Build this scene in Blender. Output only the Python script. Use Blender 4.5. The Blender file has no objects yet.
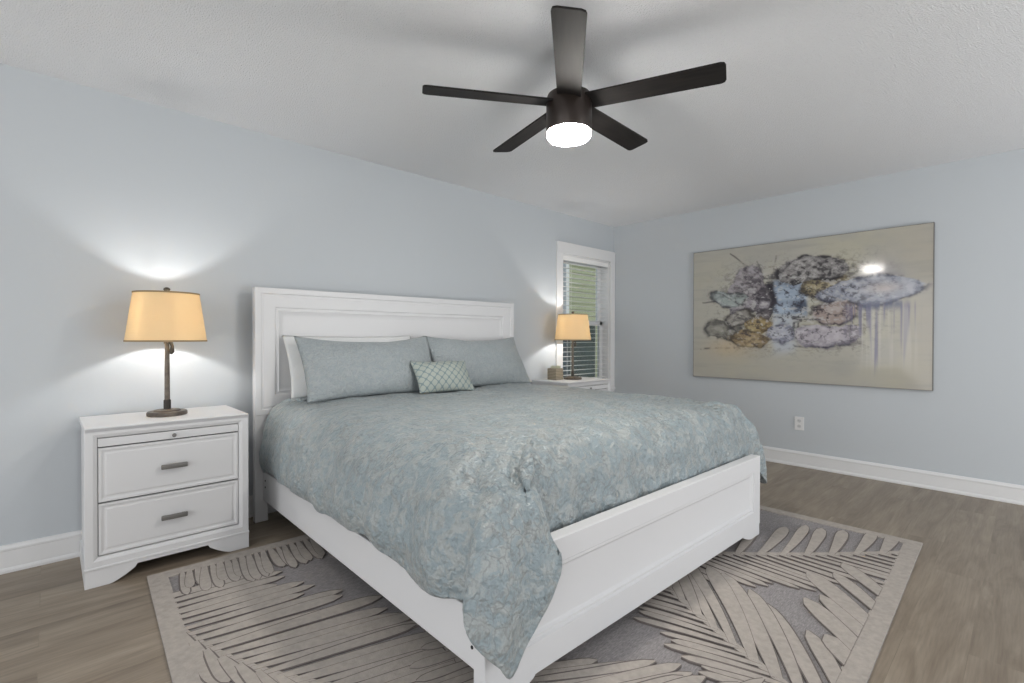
import bpy, bmesh, math, random
import numpy as np
from mathutils import Vector, Matrix, noise
from math import pi, sin, cos, radians

random.seed(7)
scn = bpy.context.scene
C = scn.collection

# ------------------------------------------------------------------ camera
cam_d = bpy.data.cameras.new('camera')
cam = bpy.data.objects.new('camera', cam_d)
C.objects.link(cam)
R_ = Vector((0.726944, -0.686692, 0.002442))
U_ = Vector((0.003878, 0.007661, 0.999963))
B_ = Vector((-0.686686, -0.726908, 0.008232))
CAM = Vector((-4.84986, -3.38839, 1.13745))
M4 = Matrix((R_, U_, B_)).transposed().to_4x4()
M4.translation = CAM
cam.matrix_world = M4
cam_d.sensor_width = 36.0
cam_d.lens = 490.973 / 1024 * 36.0
cam_d.clip_start = 0.05
scn.camera = cam

# ------------------------------------------------------------------ world
w = bpy.data.worlds.new('sky_world')
scn.world = w
w.use_nodes = True
wn = w.node_tree.nodes
wl = w.node_tree.links
wn.clear()
out = wn.new('ShaderNodeOutputWorld')
bg = wn.new('ShaderNodeBackground')
tc = wn.new('ShaderNodeTexCoord')
sep = wn.new('ShaderNodeSeparateXYZ')
ramp = wn.new('ShaderNodeValToRGB')
ramp.color_ramp.elements[0].position = 0.0
ramp.color_ramp.elements[0].color = (1.0, 0.995, 0.98, 1)
ramp.color_ramp.elements[1].position = 0.6
ramp.color_ramp.elements[1].color = (0.74, 0.85, 1.0, 1)
wl.new(tc.outputs['Generated'], sep.inputs[0])
wl.new(sep.outputs['Z'], ramp.inputs[0])
wl.new(ramp.outputs[0], bg.inputs['Color'])
wl.new(bg.outputs[0], out.inputs['Surface'])
bg.inputs['Strength'].default_value = 0.55

# ------------------------------------------------------------------ lights
def light(name, kind, energy, loc, color=(1, 1, 1), **kw):
    d = bpy.data.lights.new(name, kind)
    d.energy = energy
    d.color = color
    for k, v in kw.items():
        setattr(d, k, v)
    o = bpy.data.objects.new(name, d)
    o.location = loc
    C.objects.link(o)
    return o

sun = light('sun', 'SUN', 2.3, (4, 3, 6), (1, 0.95, 0.86), angle=0.01)
sun.rotation_euler = Vector((-0.6, 0.6, -0.55)).to_track_quat('-Z', 'Y').to_euler()

# area fill lights added in the unseen openings behind and beside the camera
def opening_light(name, energy, loc, w_, h_, d):
    o = light(name, 'AREA', energy, loc, (0.972, 0.985, 1.0), shape='RECTANGLE', size=w_, size_y=h_)
    o.rotation_euler = Vector(d).to_track_quat('-Z', 'Z').to_euler()
opening_light('fill_back_opening', 78, (-1.8, -6.06, 0.9), 2.7, 2.1, (0, 0.85, 0.5))
opening_light('fill_side_opening_far', 42, (-7.56, -4.6, 1.15), 2.4, 2.1, (1, 0, 0))
opening_light('fill_side_opening_near', 42, (-7.56, -2.0, 1.15), 2.4, 2.1, (1, 0, 0))

# ------------------------------------------------------------------ exposure
vs = scn.view_settings
vs.view_transform = 'Standard'
vs.look = 'None'
vs.exposure = 0.0
vs.gamma = 1.0
vs.use_curve_mapping = False
scn.display_settings.display_device = 'sRGB'

# ================================================================== helpers
def lin(c):
    r = []
    for v in c:
        v = v / 255.0
        r.append(v / 12.92 if v <= 0.04045 else ((v + 0.055) / 1.055) ** 2.4)
    return tuple(r) + (1.0,)

def mat(name, base=None, rough=0.5, spec=0.5, metal=0.0):
    m = bpy.data.materials.new(name)
    m.use_nodes = True
    b = m.node_tree.nodes['Principled BSDF']
    if base:
        b.inputs['Base Color'].default_value = lin(base)
    b.inputs['Roughness'].default_value = rough
    b.inputs['Specular IOR Level'].default_value = spec
    b.inputs['Metallic'].default_value = metal
    return m, m.node_tree.nodes, m.node_tree.links, b

def noise_bump(m, scale, strength, dist=0.01, detail=4, coord='Object', rough=0.6):
    n, l = m.node_tree.nodes, m.node_tree.links
    b = n['Principled BSDF']
    t = n.new('ShaderNodeTexCoord')
    z = n.new('ShaderNodeTexNoise')
    z.inputs['Scale'].default_value = scale
    z.inputs['Detail'].default_value = detail
    z.inputs['Roughness'].default_value = rough
    u = n.new('ShaderNodeBump')
    u.inputs['Strength'].default_value = strength
    u.inputs['Distance'].default_value = dist
    l.new(t.outputs[coord], z.inputs['Vector'])
    l.new(z.outputs['Fac'], u.inputs['Height'])
    l.new(u.outputs['Normal'], b.inputs['Normal'])
    return z

def color_noise(m, c1, c2, scale, lo=0.35, hi=0.65, mapping=(1, 1, 1), detail=5):
    n, l = m.node_tree.nodes, m.node_tree.links
    b = n['Principled BSDF']
    t = n.new('ShaderNodeTexCoord')
    mp = n.new('ShaderNodeMapping')
    mp.inputs['Scale'].default_value = mapping
    z = n.new('ShaderNodeTexNoise')
    z.inputs['Scale'].default_value = scale
    z.inputs['Detail'].default_value = detail
    r = n.new('ShaderNodeValToRGB')
    r.color_ramp.elements[0].position = lo
    r.color_ramp.elements[0].color = lin(c1)
    r.color_ramp.elements[1].position = hi
    r.color_ramp.elements[1].color = lin(c2)
    l.new(t.outputs['Object'], mp.inputs[0])
    l.new(mp.outputs[0], z.inputs['Vector'])
    l.new(z.outputs['Fac'], r.inputs[0])
    l.new(r.outputs[0], b.inputs['Base Color'])
    return r

class MB:
    """collects simple shapes into one mesh"""
    def __init__(self):
        self.bm = bmesh.new()
    def box(self, x0, x1, y0, y1, z0, z1, bev=0.0, seg=2, mi=0):
        vs_ = [self.bm.verts.new(p) for p in ((x0, y0, z0), (x1, y0, z0), (x1, y1, z0), (x0, y1, z0),
                                              (x0, y0, z1), (x1, y0, z1), (x1, y1, z1), (x0, y1, z1))]
        fs = [self.bm.faces.new([vs_[i] for i in q]) for q in
              ((3, 2, 1, 0), (4, 5, 6, 7), (0, 1, 5, 4), (1, 2, 6, 5), (2, 3, 7, 6), (3, 0, 4, 7))]
        for f in fs:
            f.material_index = mi
        if bev > 0:
            es = list({e for f in fs for e in f.edges})
            bmesh.ops.bevel(self.bm, geom=es, offset=bev, segments=seg, affect='EDGES', profile=0.5)
        return self
    def lathe(self, prof, cx=0, cy=0, n=48, sx=1.0, sy=1.0, mi=0, cap=True):
        rings = []
        for r, z in prof:
            rings.append([self.bm.verts.new((cx + sx * r * cos(2 * pi * i / n), cy + sy * r * sin(2 * pi * i / n), z)) for i in range(n)])
        for a, b in zip(rings, rings[1:]):
            for i in range(n):
                j = (i + 1) % n
                f = self.bm.faces.new((a[i], a[j], b[j], b[i]))
                f.material_index = mi
        if cap:
            f = self.bm.faces.new(list(reversed(rings[0]))); f.material_index = mi
            f = self.bm.faces.new(rings[-1]); f.material_index = mi
        return self
    def tube(self, pts, r, n=12, mi=0):
        pts = [Vector(p) for p in pts]
        rings = []
        for k, p in enumerate(pts):
            d = (pts[min(k + 1, len(pts) - 1)] - pts[max(k - 1, 0)]).normalized()
            a = d.orthogonal().normalized() if k == 0 else (rings_a - d * rings_a.dot(d)).normalized()
            rings_a = a
            b = d.cross(a)
            rr = r[k] if isinstance(r, (list, tuple)) else r
            rings.append([self.bm.verts.new(p + a * rr * cos(2 * pi * i / n) + b * rr * sin(2 * pi * i / n)) for i in range(n)])
        for a, b in zip(rings, rings[1:]):
            for i in range(n):
                j = (i + 1) % n
                f = self.bm.faces.new((a[i], a[j], b[j], b[i])); f.material_index = mi
        self.bm.faces.new(list(reversed(rings[0]))); self.bm.faces.new(rings[-1])
        return self
    def prism(self, outline, y0, y1, mi=0):
        """outline in x,z, extruded along y"""
        a = [self.bm.verts.new((x, y0, z)) for x, z in outline]
        b = [self.bm.verts.new((x, y1, z)) for x, z in outline]
        n = len(a)
        self.bm.faces.new(a).material_index = mi
        self.bm.faces.new(list(reversed(b))).material_index = mi
        for i in range(n):
            j = (i + 1) % n
            self.bm.faces.new((a[j], a[i], b[i], b[j])).material_index = mi
        return self
    def profile_x(self, prof, x0, x1, mi=0):
        """closed profile in y,z, extruded along x"""
        a = [self.bm.verts.new((x0, y, z)) for y, z in prof]
        b = [self.bm.verts.new((x1, y, z)) for y, z in prof]
        n = len(a)
        self.bm.faces.new(a); self.bm.faces.new(list(reversed(b)))
        for i in range(n):
            j = (i + 1) % n
            self.bm.faces.new((a[j], a[i], b[i], b[j]))
        return self
    def moulded(self, x0, x1, z0, z1, yb, prof, mi=0, fill=True):
        """mitred moulding facing -y: prof = [(inset, y)], back plane at yb"""
        rings = []
        def ring(d, y):
            return [self.bm.verts.new(p) for p in ((x0 + d, y, z0 + d), (x1 - d, y, z0 + d), (x1 - d, y, z1 - d), (x0 + d, y, z1 - d))]
        rings.append(ring(0, yb))
        for d, y in prof:
            rings.append(ring(d, y))
        for a, b in zip(rings, rings[1:]):
            for i in range(4):
                j = (i + 1) % 4
                self.bm.faces.new((a[i], a[j], b[j], b[i])).material_index = mi
        if fill:
            self.bm.faces.new(rings[-1]).material_index = mi
            self.bm.faces.new(list(reversed(rings[0]))).material_index = mi
        else:
            # back of an open frame: join inner ring back to the back plane
            d = prof[-1][0]
            q = ring(d, yb)
            for a, b in ((rings[-1], q), (q, rings[0])):
                for i in range(4):
                    j = (i + 1) % 4
                    self.bm.faces.new((a[i], a[j], b[j], b[i])).material_index = mi
        return self
    def build(self, name, mats, parent=None, smooth=None, loc=None, recalc=True):
        if recalc:
            bmesh.ops.recalc_face_normals(self.bm, faces=self.bm.faces)
        me = bpy.data.meshes.new(name)
        self.bm.to_mesh(me)
        self.bm.free()
        for m in (mats if isinstance(mats, (list, tuple)) else [mats]):
            me.materials.append(m)
        if smooth is not None:
            for p in me.polygons:
                p.use_smooth = True
            if smooth < 180:
                me.set_sharp_from_angle(angle=radians(smooth))
        o = bpy.data.objects.new(name, me)
        C.objects.link(o)
        if parent:
            o.parent = parent
        if loc:
            o.location = loc
        return o

def thing(name, label, cat, loc=(0, 0, 0), rz=0.0, group=None):
    o = bpy.data.objects.new(name, None)
    C.objects.link(o)
    o.location = loc
    o.rotation_euler = (0, 0, rz)
    o.empty_display_size = 0.1
    return tag(o, label, cat, group)

def tag(o, label, cat, group=None):
    o['label'] = label
    o['category'] = cat
    if group:
        o['group'] = group
    return o

def struct(o):
    o['kind'] = 'structure'
    return o

# ================================================================== materials
wall_m, n, l, b = mat('wall_paint', (195, 200, 204), 0.75, 0.3)
noise_bump(wall_m, 60, 0.12, 0.004)
ceil_m, n, l, b = mat('ceiling_texture', (236, 237, 239), 0.9, 0.2)
zz = noise_bump(ceil_m, 170, 1.0, 0.009, 2, rough=0.5)
white_m, n, l, b = mat('white_trim_paint', (226, 226, 226), 0.4, 0.4)
furn_m, n, l, b = mat('white_furniture_paint', (219, 219, 220), 0.38, 0.4)
noise_bump(furn_m, 25, 0.05, 0.003)
dark_m, n, l, b = mat('dark_gap', (40, 40, 42), 0.8)
metal_m, n, l, b = mat('brushed_pewter', (135, 133, 130), 0.42, 0.5, 0.7)
noise_bump(metal_m, 160, 0.5, 0.002)
bronze_m, n, l, b = mat('weathered_bronze', (98, 90, 82), 0.45, 0.5, 0.35)
color_noise(bronze_m, (84, 77, 70), (112, 104, 95), 30)
bronze_dark_m, n, l, b = mat('dark_bronze', (58, 53, 48), 0.4, 0.5, 0.35)
black_m, n, l, b = mat('fan_black', (34, 31, 31), 0.6, 0.18)
color_noise(black_m, (30, 28, 28), (40, 37, 36), 6, mapping=(1, 8, 8))
hub_m, n, l, b = mat('fan_bronze', (52, 44, 40), 0.35, 0.5, 0.4)

# fan lens
lens_m, n, l, b = mat('lit_lens', (255, 250, 240), 0.3)
b.inputs['Emission Color'].default_value = (1, 0.96, 0.9, 1)
b.inputs['Emission Strength'].default_value = 145.0

# lamp shade: thin translucent linen
shade_m, n, l, b = mat('linen_shade', (216, 198, 166), 0.85, 0.1)
t_ = n.new('ShaderNodeBsdfTranslucent')
t_.inputs['Color'].default_value = lin((240, 222, 188))
mx = n.new('ShaderNodeMixShader')
mx.inputs[0].default_value = 0.31
l.new(b.outputs[0], mx.inputs[1]); l.new(t_.outputs[0], mx.inputs[2])
l.new(mx.outputs[0], n['Material Output'].inputs['Surface'])
tcx = n.new('ShaderNodeTexCoord')
wv = n.new('ShaderNodeTexNoise'); wv.inputs['Scale'].default_value = 90
mp = n.new('ShaderNodeMapping'); mp.inputs['Scale'].default_value = (1, 1, 6)
bp = n.new('ShaderNodeBump'); bp.inputs['Strength'].default_value = 0.35; bp.inputs['Distance'].default_value = 0.002
l.new(tcx.outputs['Object'], mp.inputs[0]); l.new(mp.outputs[0], wv.inputs['Vector'])
l.new(wv.outputs['Fac'], bp.inputs['Height']); l.new(bp.outputs[0], b.inputs['Normal'])
shade_trim_m, n, l, b = mat('shade_trim', (150, 132, 104), 0.9, 0.1)

# bulb
bulb_m, n, l, b = mat('lit_bulb', (255, 250, 235), 0.4)
b.inputs['Emission Color'].default_value = (1, 0.95, 0.86, 1)
b.inputs['Emission Strength'].default_value = 4.0

# floor: vinyl planks laid along x
floor_m, n, l, b = mat('plank_floor', (120, 110, 98), 0.38, 0.35)
t = n.new('ShaderNodeTexCoord')
br = n.new('ShaderNodeTexBrick')
br.offset = 0.37
br.inputs['Scale'].default_value = 1.0
br.inputs['Brick Width'].default_value = 1.22
br.inputs['Row Height'].default_value = 0.18
br.inputs['Mortar Size'].default_value = 0.0012
br.inputs['Mortar Smooth'].default_value = 0.4
br.inputs['Color1'].default_value = (0.0, 0.0, 0.0, 1)
br.inputs['Color2'].default_value = (1, 1, 1, 1)
br.inputs['Mortar'].default_value = (0.25, 0.25, 0.25, 1)
l.new(t.outputs['Object'], br.inputs['Vector'])
mp = n.new('ShaderNodeMapping'); mp.inputs['Scale'].default_value = (0.9, 7, 1)
l.new(t.outputs['Object'], mp.inputs[0])
ofs = n.new('ShaderNodeVectorMath'); ofs.operation = 'MULTIPLY_ADD'
ofs.inputs[1].default_value = (7.3, 3.1, 0)
l.new(br.outputs['Color'], ofs.inputs[0]); l.new(mp.outputs[0], ofs.inputs[2])
g1 = n.new('ShaderNodeTexNoise'); g1.inputs['Scale'].default_value = 1.6; g1.inputs['Detail'].default_value = 8; g1.inputs['Roughness'].default_value = 0.6; g1.inputs['Distortion'].default_value = 0.8
l.new(ofs.outputs[0], g1.inputs['Vector'])
mp2 = n.new('ShaderNodeMapping'); mp2.inputs['Scale'].default_value = (3, 60, 1)
l.new(t.outputs['Object'], mp2.inputs[0])
g2 = n.new('ShaderNodeTexNoise'); g2.inputs['Scale'].default_value = 2.0; g2.inputs['Detail'].default_value = 4
l.new(mp2.outputs[0], g2.inputs['Vector'])
r1 = n.new('ShaderNodeValToRGB')
r1.color_ramp.elements[0].position = 0.3; r1.color_ramp.elements[0].color = lin((121, 108, 93))
r1.color_ramp.elements[1].position = 0.7; r1.color_ramp.elements[1].color = lin((163, 150, 133))
l.new(g1.outputs['Fac'], r1.inputs[0])
mx1 = n.new('ShaderNodeMix'); mx1.data_type = 'RGBA'; mx1.blend_type = 'MULTIPLY'
mx1.inputs['Factor'].default_value = 0.35
r2 = n.new('ShaderNodeValToRGB')
r2.color_ramp.elements[0].position = 0.3; r2.color_ramp.elements[0].color = (0.55, 0.55, 0.55, 1)
r2.color_ramp.elements[1].position = 0.6; r2.color_ramp.elements[1].color = (1, 1, 1, 1)
l.new(g2.outputs['Fac'], r2.inputs[0])
l.new(r1.outputs[0], mx1.inputs['A']); l.new(r2.outputs[0], mx1.inputs['B'])
mx2 = n.new('ShaderNodeMix'); mx2.data_type = 'RGBA'; mx2.blend_type = 'MULTIPLY'
mx2.inputs['Factor'].default_value = 0.22
r3 = n.new('ShaderNodeValToRGB')
r3.color_ramp.elements[0].position = 0.0; r3.color_ramp.elements[0].color = (0.55, 0.54, 0.52, 1)
r3.color_ramp.elements[1].position = 1.0; r3.color_ramp.elements[1].color = (1, 1, 1, 1)
l.new(br.outputs['Color'], r3.inputs[0])
l.new(mx1.outputs['Result'], mx2.inputs['A']); l.new(r3.outputs[0], mx2.inputs['B'])
l.new(mx2.outputs['Result'], b.inputs['Base Color'])
bp = n.new('ShaderNodeBump'); bp.inputs['Strength'].default_value = 0.15; bp.inputs['Distance'].default_value = 0.002
l.new(g2.outputs['Fac'], bp.inputs['Height']); l.new(bp.outputs[0], b.inputs['Normal'])

# jacquard cloth
def jacquard(name, base, light_, line, scale, bump=0.5, rough=0.5):
    m, n, l, b = mat(name, base, rough, 0.55)
    b.inputs['Sheen Weight'].default_value = 0.15
    t = n.new('ShaderNodeTexCoord')
    nz = n.new('ShaderNodeTexNoise'); nz.inputs['Scale'].default_value = scale * 0.9; nz.inputs['Detail'].default_value = 3
    l.new(t.outputs['Object'], nz.inputs['Vector'])
    ad = n.new('ShaderNodeMix'); ad.data_type = 'RGBA'; ad.blend_type = 'LINEAR_LIGHT'
    ad.inputs['Factor'].default_value = 0.06
    l.new(t.outputs['Object'], ad.inputs['A']); l.new(nz.outputs['Color'], ad.inputs['B'])
    vo = n.new('ShaderNodeTexVoronoi'); vo.feature = 'DISTANCE_TO_EDGE'; vo.inputs['Scale'].default_value = scale
    l.new(ad.outputs['Result'], vo.inputs['Vector'])
    rl = n.new('ShaderNodeValToRGB')
    rl.color_ramp.elements[0].position = 0.02; rl.color_ramp.elements[0].color = (1, 1, 1, 1)
    rl.color_ramp.elements[1].position = 0.085; rl.color_ramp.elements[1].color = (0, 0, 0, 1)
    l.new(vo.outputs['Distance'], rl.inputs[0])
    n2 = n.new('ShaderNodeTexNoise'); n2.inputs['Scale'].default_value = scale * 1.1; n2.inputs['Detail'].default_value = 3
    l.new(ad.outputs['Result'], n2.inputs['Vector'])
    rb = n.new('ShaderNodeValToRGB')
    rb.color_ramp.elements[0].position = 0.44; rb.color_ramp.elements[0].color = lin(base)
    rb.color_ramp.elements[1].position = 0.58; rb.color_ramp.elements[1].color = lin(light_)
    l.new(n2.outputs['Fac'], rb.inputs[0])
    # the vine outlines come and go
    n3 = n.new('ShaderNodeTexNoise'); n3.inputs['Scale'].default_value = scale * 0.3
    l.new(t.outputs['Object'], n3.inputs['Vector'])
    r3 = n.new('ShaderNodeValToRGB')
    r3.color_ramp.elements[0].position = 0.42; r3.color_ramp.elements[1].position = 0.56
    l.new(n3.outputs['Fac'], r3.inputs[0])
    mu = n.new('ShaderNodeMath'); mu.operation = 'MULTIPLY'
    l.new(rl.outputs[0], mu.inputs[0]); l.new(r3.outputs[0], mu.inputs[1])
    mu2 = n.new('ShaderNodeMath'); mu2.operation = 'MULTIPLY'; mu2.inputs[1].default_value = 0.6
    l.new(mu.outputs[0], mu2.inputs[0])
    mx = n.new('ShaderNodeMix'); mx.data_type = 'RGBA'
    l.new(mu2.outputs[0], mx.inputs['Factor'])
    l.new(rb.outputs[0], mx.inputs['A']); mx.inputs['B'].default_value = lin(line)
    l.new(mx.outputs['Result'], b.inputs['Base Color'])
    # puckered relief
    vb = n.new('ShaderNodeTexVoronoi'); vb.feature = 'SMOOTH_F1'; vb.inputs['Scale'].default_value = scale * 1.7
    l.new(ad.outputs['Result'], vb.inputs['Vector'])
    nb = n.new('ShaderNodeTexNoise'); nb.inputs['Scale'].default_value = scale * 2.2; nb.inputs['Detail'].default_value = 4
    l.new(t.outputs['Object'], nb.inputs['Vector'])
    sm = n.new('ShaderNodeMath'); sm.operation = 'SUBTRACT'
    l.new(nb.outputs['Fac'], sm.inputs[0]); l.new(vb.outputs['Distance'], sm.inputs[1])
    bp = n.new('ShaderNodeBump'); bp.inputs['Strength'].default_value = bump; bp.inputs['Distance'].default_value = 0.018
    l.new(sm.outputs[0], bp.inputs['Height']); l.new(bp.outputs[0], b.inputs['Normal'])
    return m

comf_m = jacquard('seafoam_jacquard', (142, 155, 160), (160, 166, 166), (126, 129, 128), 20.0, 0.65, 0.36)
sham_m = jacquard('sham_jacquard', (154, 163, 167), (163, 170, 172), (146, 152, 153), 28.0, 0.5, 0.5)
whitecloth_m, n, l, b = mat('white_pillow_cotton', (226, 228, 228), 0.9, 0.2)
noise_bump(whitecloth_m, 30, 0.4, 0.01)

# small cushion: ogee lattice
lat_m, n, l, b = mat('ogee_lattice_cloth', (176, 182, 174), 0.7, 0.2)
t = n.new('ShaderNodeTexCoord')
sp = n.new('ShaderNodeSeparateXYZ'); l.new(t.outputs['Object'], sp.inputs[0])
def math_(op, a=None, b_=None, v0=0.0, v1=0.0):
    q = n.new('ShaderNodeMath'); q.operation = op
    q.inputs[0].default_value = v0; q.inputs[1].default_value = v1
    if a is not None: l.new(a, q.inputs[0])
    if b_ is not None: l.new(b_, q.inputs[1])
    return q.outputs[0]
u1 = math_('MULTIPLY', sp.outputs['X'], None, 0, 2 * pi / 0.056)
v1_ = math_('MULTIPLY', sp.outputs['Z'], None, 0, 2 * pi / 0.056)
cu = math_('COSINE', u1); cv = math_('COSINE', v1_)
su = math_('ADD', cu, cv)
ab = math_('ABSOLUTE', su)
rr = n.new('ShaderNodeValToRGB')
rr.color_ramp.elements[0].position = 0.22; rr.color_ramp.elements[0].color = lin((124, 140, 144))
rr.color_ramp.elements[1].position = 0.46; rr.color_ramp.elements[1].color = lin((168, 175, 168))
l.new(ab, rr.inputs[0]); l.new(rr.outputs[0], b.inputs['Base Color'])

# rug
rug_base_m, n, l, b = mat('rug_flatweave', (150, 146, 146), 0.95, 0.1)
color_noise(rug_base_m, (132, 128, 129), (166, 162, 161), 60, 0.3, 0.7, (1, 5, 1), 4)
noise_bump(rug_base_m, 180, 0.6, 0.004)
rug_pile_m, n, l, b = mat('rug_pile', (188, 178, 168), 0.95, 0.1)
color_noise(rug_pile_m, (168, 161, 154), (184, 176, 168), 45, 0.3, 0.7)
noise_bump(rug_pile_m, 220, 0.5, 0.004)
rug_line_m, n, l, b = mat('rug_groove_shade', (118, 111, 108), 0.95, 0.1)  # dark colour stands in for the shadow in the carved grooves

# outdoors
siding_m, n, l, b = mat('siding_paint', (160, 164, 132), 0.7)
siding2_m, n, l, b = mat('siding_paint_lower', (86, 108, 118), 0.7)
leaf_m, n, l, b = mat('leaves', (82, 112, 62), 0.6)
color_noise(leaf_m, (52, 84, 40), (126, 150, 92), 12)
bark_m, n, l, b = mat('bark', (92, 80, 68), 0.9)
noise_bump(bark_m, 20, 0.8, 0.03)
drive_m, n, l, b = mat('concrete_drive', (205, 203, 198), 0.9)
noise_bump(drive_m, 40, 0.3, 0.01)
color_noise(drive_m, (190, 188, 182), (214, 212, 208), 4)

glass_m, n, l, b = mat('window_glass', (255, 255, 255), 0.0)
n.remove(b)
gl = n.new('ShaderNodeBsdfGlossy'); gl.inputs['Roughness'].default_value = 0.02
tr = n.new('ShaderNodeBsdfTransparent'); tr.inputs['Color'].default_value = (0.9, 0.94, 0.95, 1)
ms = n.new('ShaderNodeMixShader')
ms.inputs[0].default_value = 0.06
l.new(tr.outputs[0], ms.inputs[1]); l.new(gl.outputs[0], ms.inputs[2])
l.new(ms.outputs[0], n['Material Output'].inputs['Surface'])

screen_m, n, l, b = mat('insect_screen_mesh', (66, 96, 112), 0.8)
trs = n.new('ShaderNodeBsdfTransparent')
mss = n.new('ShaderNodeMixShader'); mss.inputs[0].default_value = 0.62
l.new(trs.outputs[0], mss.inputs[1]); l.new(b.outputs[0], mss.inputs[2])
l.new(mss.outputs[0], n['Material Output'].inputs['Surface'])

slat_m, n, l, b = mat('white_blind', (240, 240, 238), 0.45)

# ================================================================== room shell
XL, YB, H = -7.5, -6.0, 2.44
WX0, WX1, WZ0, WZ1 = -0.935, -0.088, 0.56, 2.02      # window opening in the headboard wall
TH = 0.14

struct(MB().box(XL - TH, TH, YB - TH, TH, -0.1, 0.0).build('floor', floor_m))
struct(MB().box(XL - TH, TH, YB - TH, TH, H, H + 0.1).build('ceiling', ceil_m))
m = MB()
m.box(XL - TH, WX0, 0, TH, 0, H); m.box(WX1, TH, 0, TH, 0, H)
m.box(WX0, WX1, 0, TH, 0, WZ0); m.box(WX0, WX1, 0, TH, WZ1, H)
struct(m.build('wall_headboard', wall_m))
struct(MB().box(0, TH, YB - TH, 0, 0, H).build('wall_right', wall_m))
# unseen back and left walls, wide openings added to let fill light in
m = MB()
m.box(XL, -7.3, YB - TH, YB, 0, H); m.box(-0.4, 0, YB - TH, YB, 0, H); m.box(-7.3, -0.4, YB - TH, YB, 2.25, H)
struct(m.build('wall_back', wall_m))
m = MB()
m.box(XL - TH, XL, YB, -5.8, 0, H); m.box(XL - TH, XL, -0.6, 0, 0, H); m.box(XL - TH, XL, -5.8, -0.6, 2.25, H)
struct(m.build('wall_left', wall_m))

BPROF = [(0, 0), (-0.02, 0), (-0.021, 0.012), (-0.017, 0.022), (-0.0145, 0.024), (-0.0145, 0.104), (-0.017, 0.108), (-0.017, 0.116), (-0.011, 0.124), (-0.008, 0.131), (0, 0.132)]
bb = MB().profile_x(BPROF, XL, 0.0).build('baseboard_headboard', white_m)
struct(bb)
bb2 = MB().profile_x(BPROF, 0, 5.98).build('baseboard_right', white_m)
bb2.rotation_euler = (0, 0, -pi / 2)
struct(bb2)

# ------------------------------------------------------------------ window
win = bpy.data.objects.new('window_1', None); C.objects.link(win); struct(win)
win.location = ((WX0 + WX1) / 2, 0, WZ0)
def wb(mb, name, m_, sm=None):
    o = mb.build(name, m_)
    o.parent = win
    o.matrix_parent_inverse = Matrix.Translation(-Vector(win.location))
    return o
CW = 0.095
m = MB()
cy = -0.022
m.box(WX0 - CW, WX0, cy, 0, WZ0 - 0.06, WZ1 + 0.003, 0.004)
m.box(WX1, -0.004, cy, 0, WZ0 - 0.06, WZ1 + 0.003, 0.004)
m.box(WX0 - CW, -0.004, cy - 0.003, 0, WZ1, WZ1 + 0.118, 0.004)
wb(m, 'casing', white_m)
m = MB()
m.box(WX0 - CW, -0.006, -0.035, TH * 0.6, WZ0 - 0.03, WZ0 + 0.003, 0.006)
wb(m, 'sill', white_m)
m = MB()
m.box(WX0 - 0.001, WX0 + 0.014, 0.0, TH + 0.02, WZ0, WZ1); m.box(WX1 - 0.014, WX1 + 0.001, 0.0, TH + 0.02, WZ0, WZ1)
m.box(WX0, WX1, 0.0, TH + 0.02, WZ1 - 0.014, WZ1 + 0.001)
wb(m, 'jamb_liner', white_m)
FX0, FX1 = WX0 + 0.014, WX1 - 0.014
ZR = 1.285
m = MB()
for (za, zb, ya) in ((WZ0 + 0.003, ZR + 0.035, 0.085), (ZR - 0.0, WZ1 - 0.014, 0.115)):
    m.box(FX0, FX0 + 0.028, ya, ya + 0.03, za, zb, 0.003); m.box(FX1 - 0.055, FX1, ya, ya + 0.03, za, zb, 0.003)
    m.box(FX0, FX1, ya, ya + 0.03, za, za + 0.045, 0.003); m.box(FX0, FX1, ya, ya + 0.03, zb - 0.045, zb, 0.003)
wb(m, 'sash', white_m)
wb(MB().box(FX0 + 0.02, FX1 - 0.05, 0.098, 0.102, WZ0 + 0.03, ZR + 0.01).box(FX0 + 0.02, FX1 - 0.05, 0.128, 0.132, ZR + 0.02, WZ1 - 0.04), 'glass_pane', glass_m)
wb(MB().box(FX0 + 0.02, FX1 - 0.05, 0.150, 0.1515, WZ0 + 0.03, ZR + 0.01), 'insect_screen', screen_m)

# ------------------------------------------------------------------ blind
bl = thing('window_blind', 'white horizontal slat blind with open slats hanging in the corner window', 'blind', ((WX0 + WX1) / 2, 0.042, WZ1 - 0.015))
bw = (FX1 - FX0) / 2 - 0.006
MB().box(-bw, bw, -0.028, 0.028, -0.04, -0.001, 0.004).build('headrail', slat_m, bl)
MB().box(-bw - 0.002, bw + 0.002, -0.04, -0.03, -0.05, 0.0, 0.003).build('valance', slat_m, bl)
m = MB()
nz_ = int((WZ1 - WZ0 - 0.09) / 0.05)
for k in range(nz_):
    z = -0.07 - 0.05 * k
    a = [(-0.0235, z - 0.001), (0, z + 0.0010), (0.0235, z - 0.0005), (0.0235, z - 0.0026), (0, z - 0.0013), (-0.0235, z - 0.0031)]
    m.profile_x([(y, zq) for y, zq in a], -bw, bw)
m.build('slats', slat_m, bl)
zb = -0.07 - 0.05 * nz_
MB().box(-bw, bw, -0.026, 0.026, zb - 0.012, zb + 0.006, 0.003).build('bottom_rail', slat_m, bl)
for xx in (-bw * 0.62, bw * 0.62):
    MB().box(xx - 0.0012, xx + 0.0012, -0.0268, -0.0255, zb, -0.045).box(xx - 0.0012, xx + 0.0012, 0.0255, 0.0268, zb, -0.045).build('ladder_cord', slat_m, bl)

# ------------------------------------------------------------------ outdoors
struct(MB().box(-4, 14, TH + 0.05, 16, -0.32, -0.2).build('ground_outside', drive_m))
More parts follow.
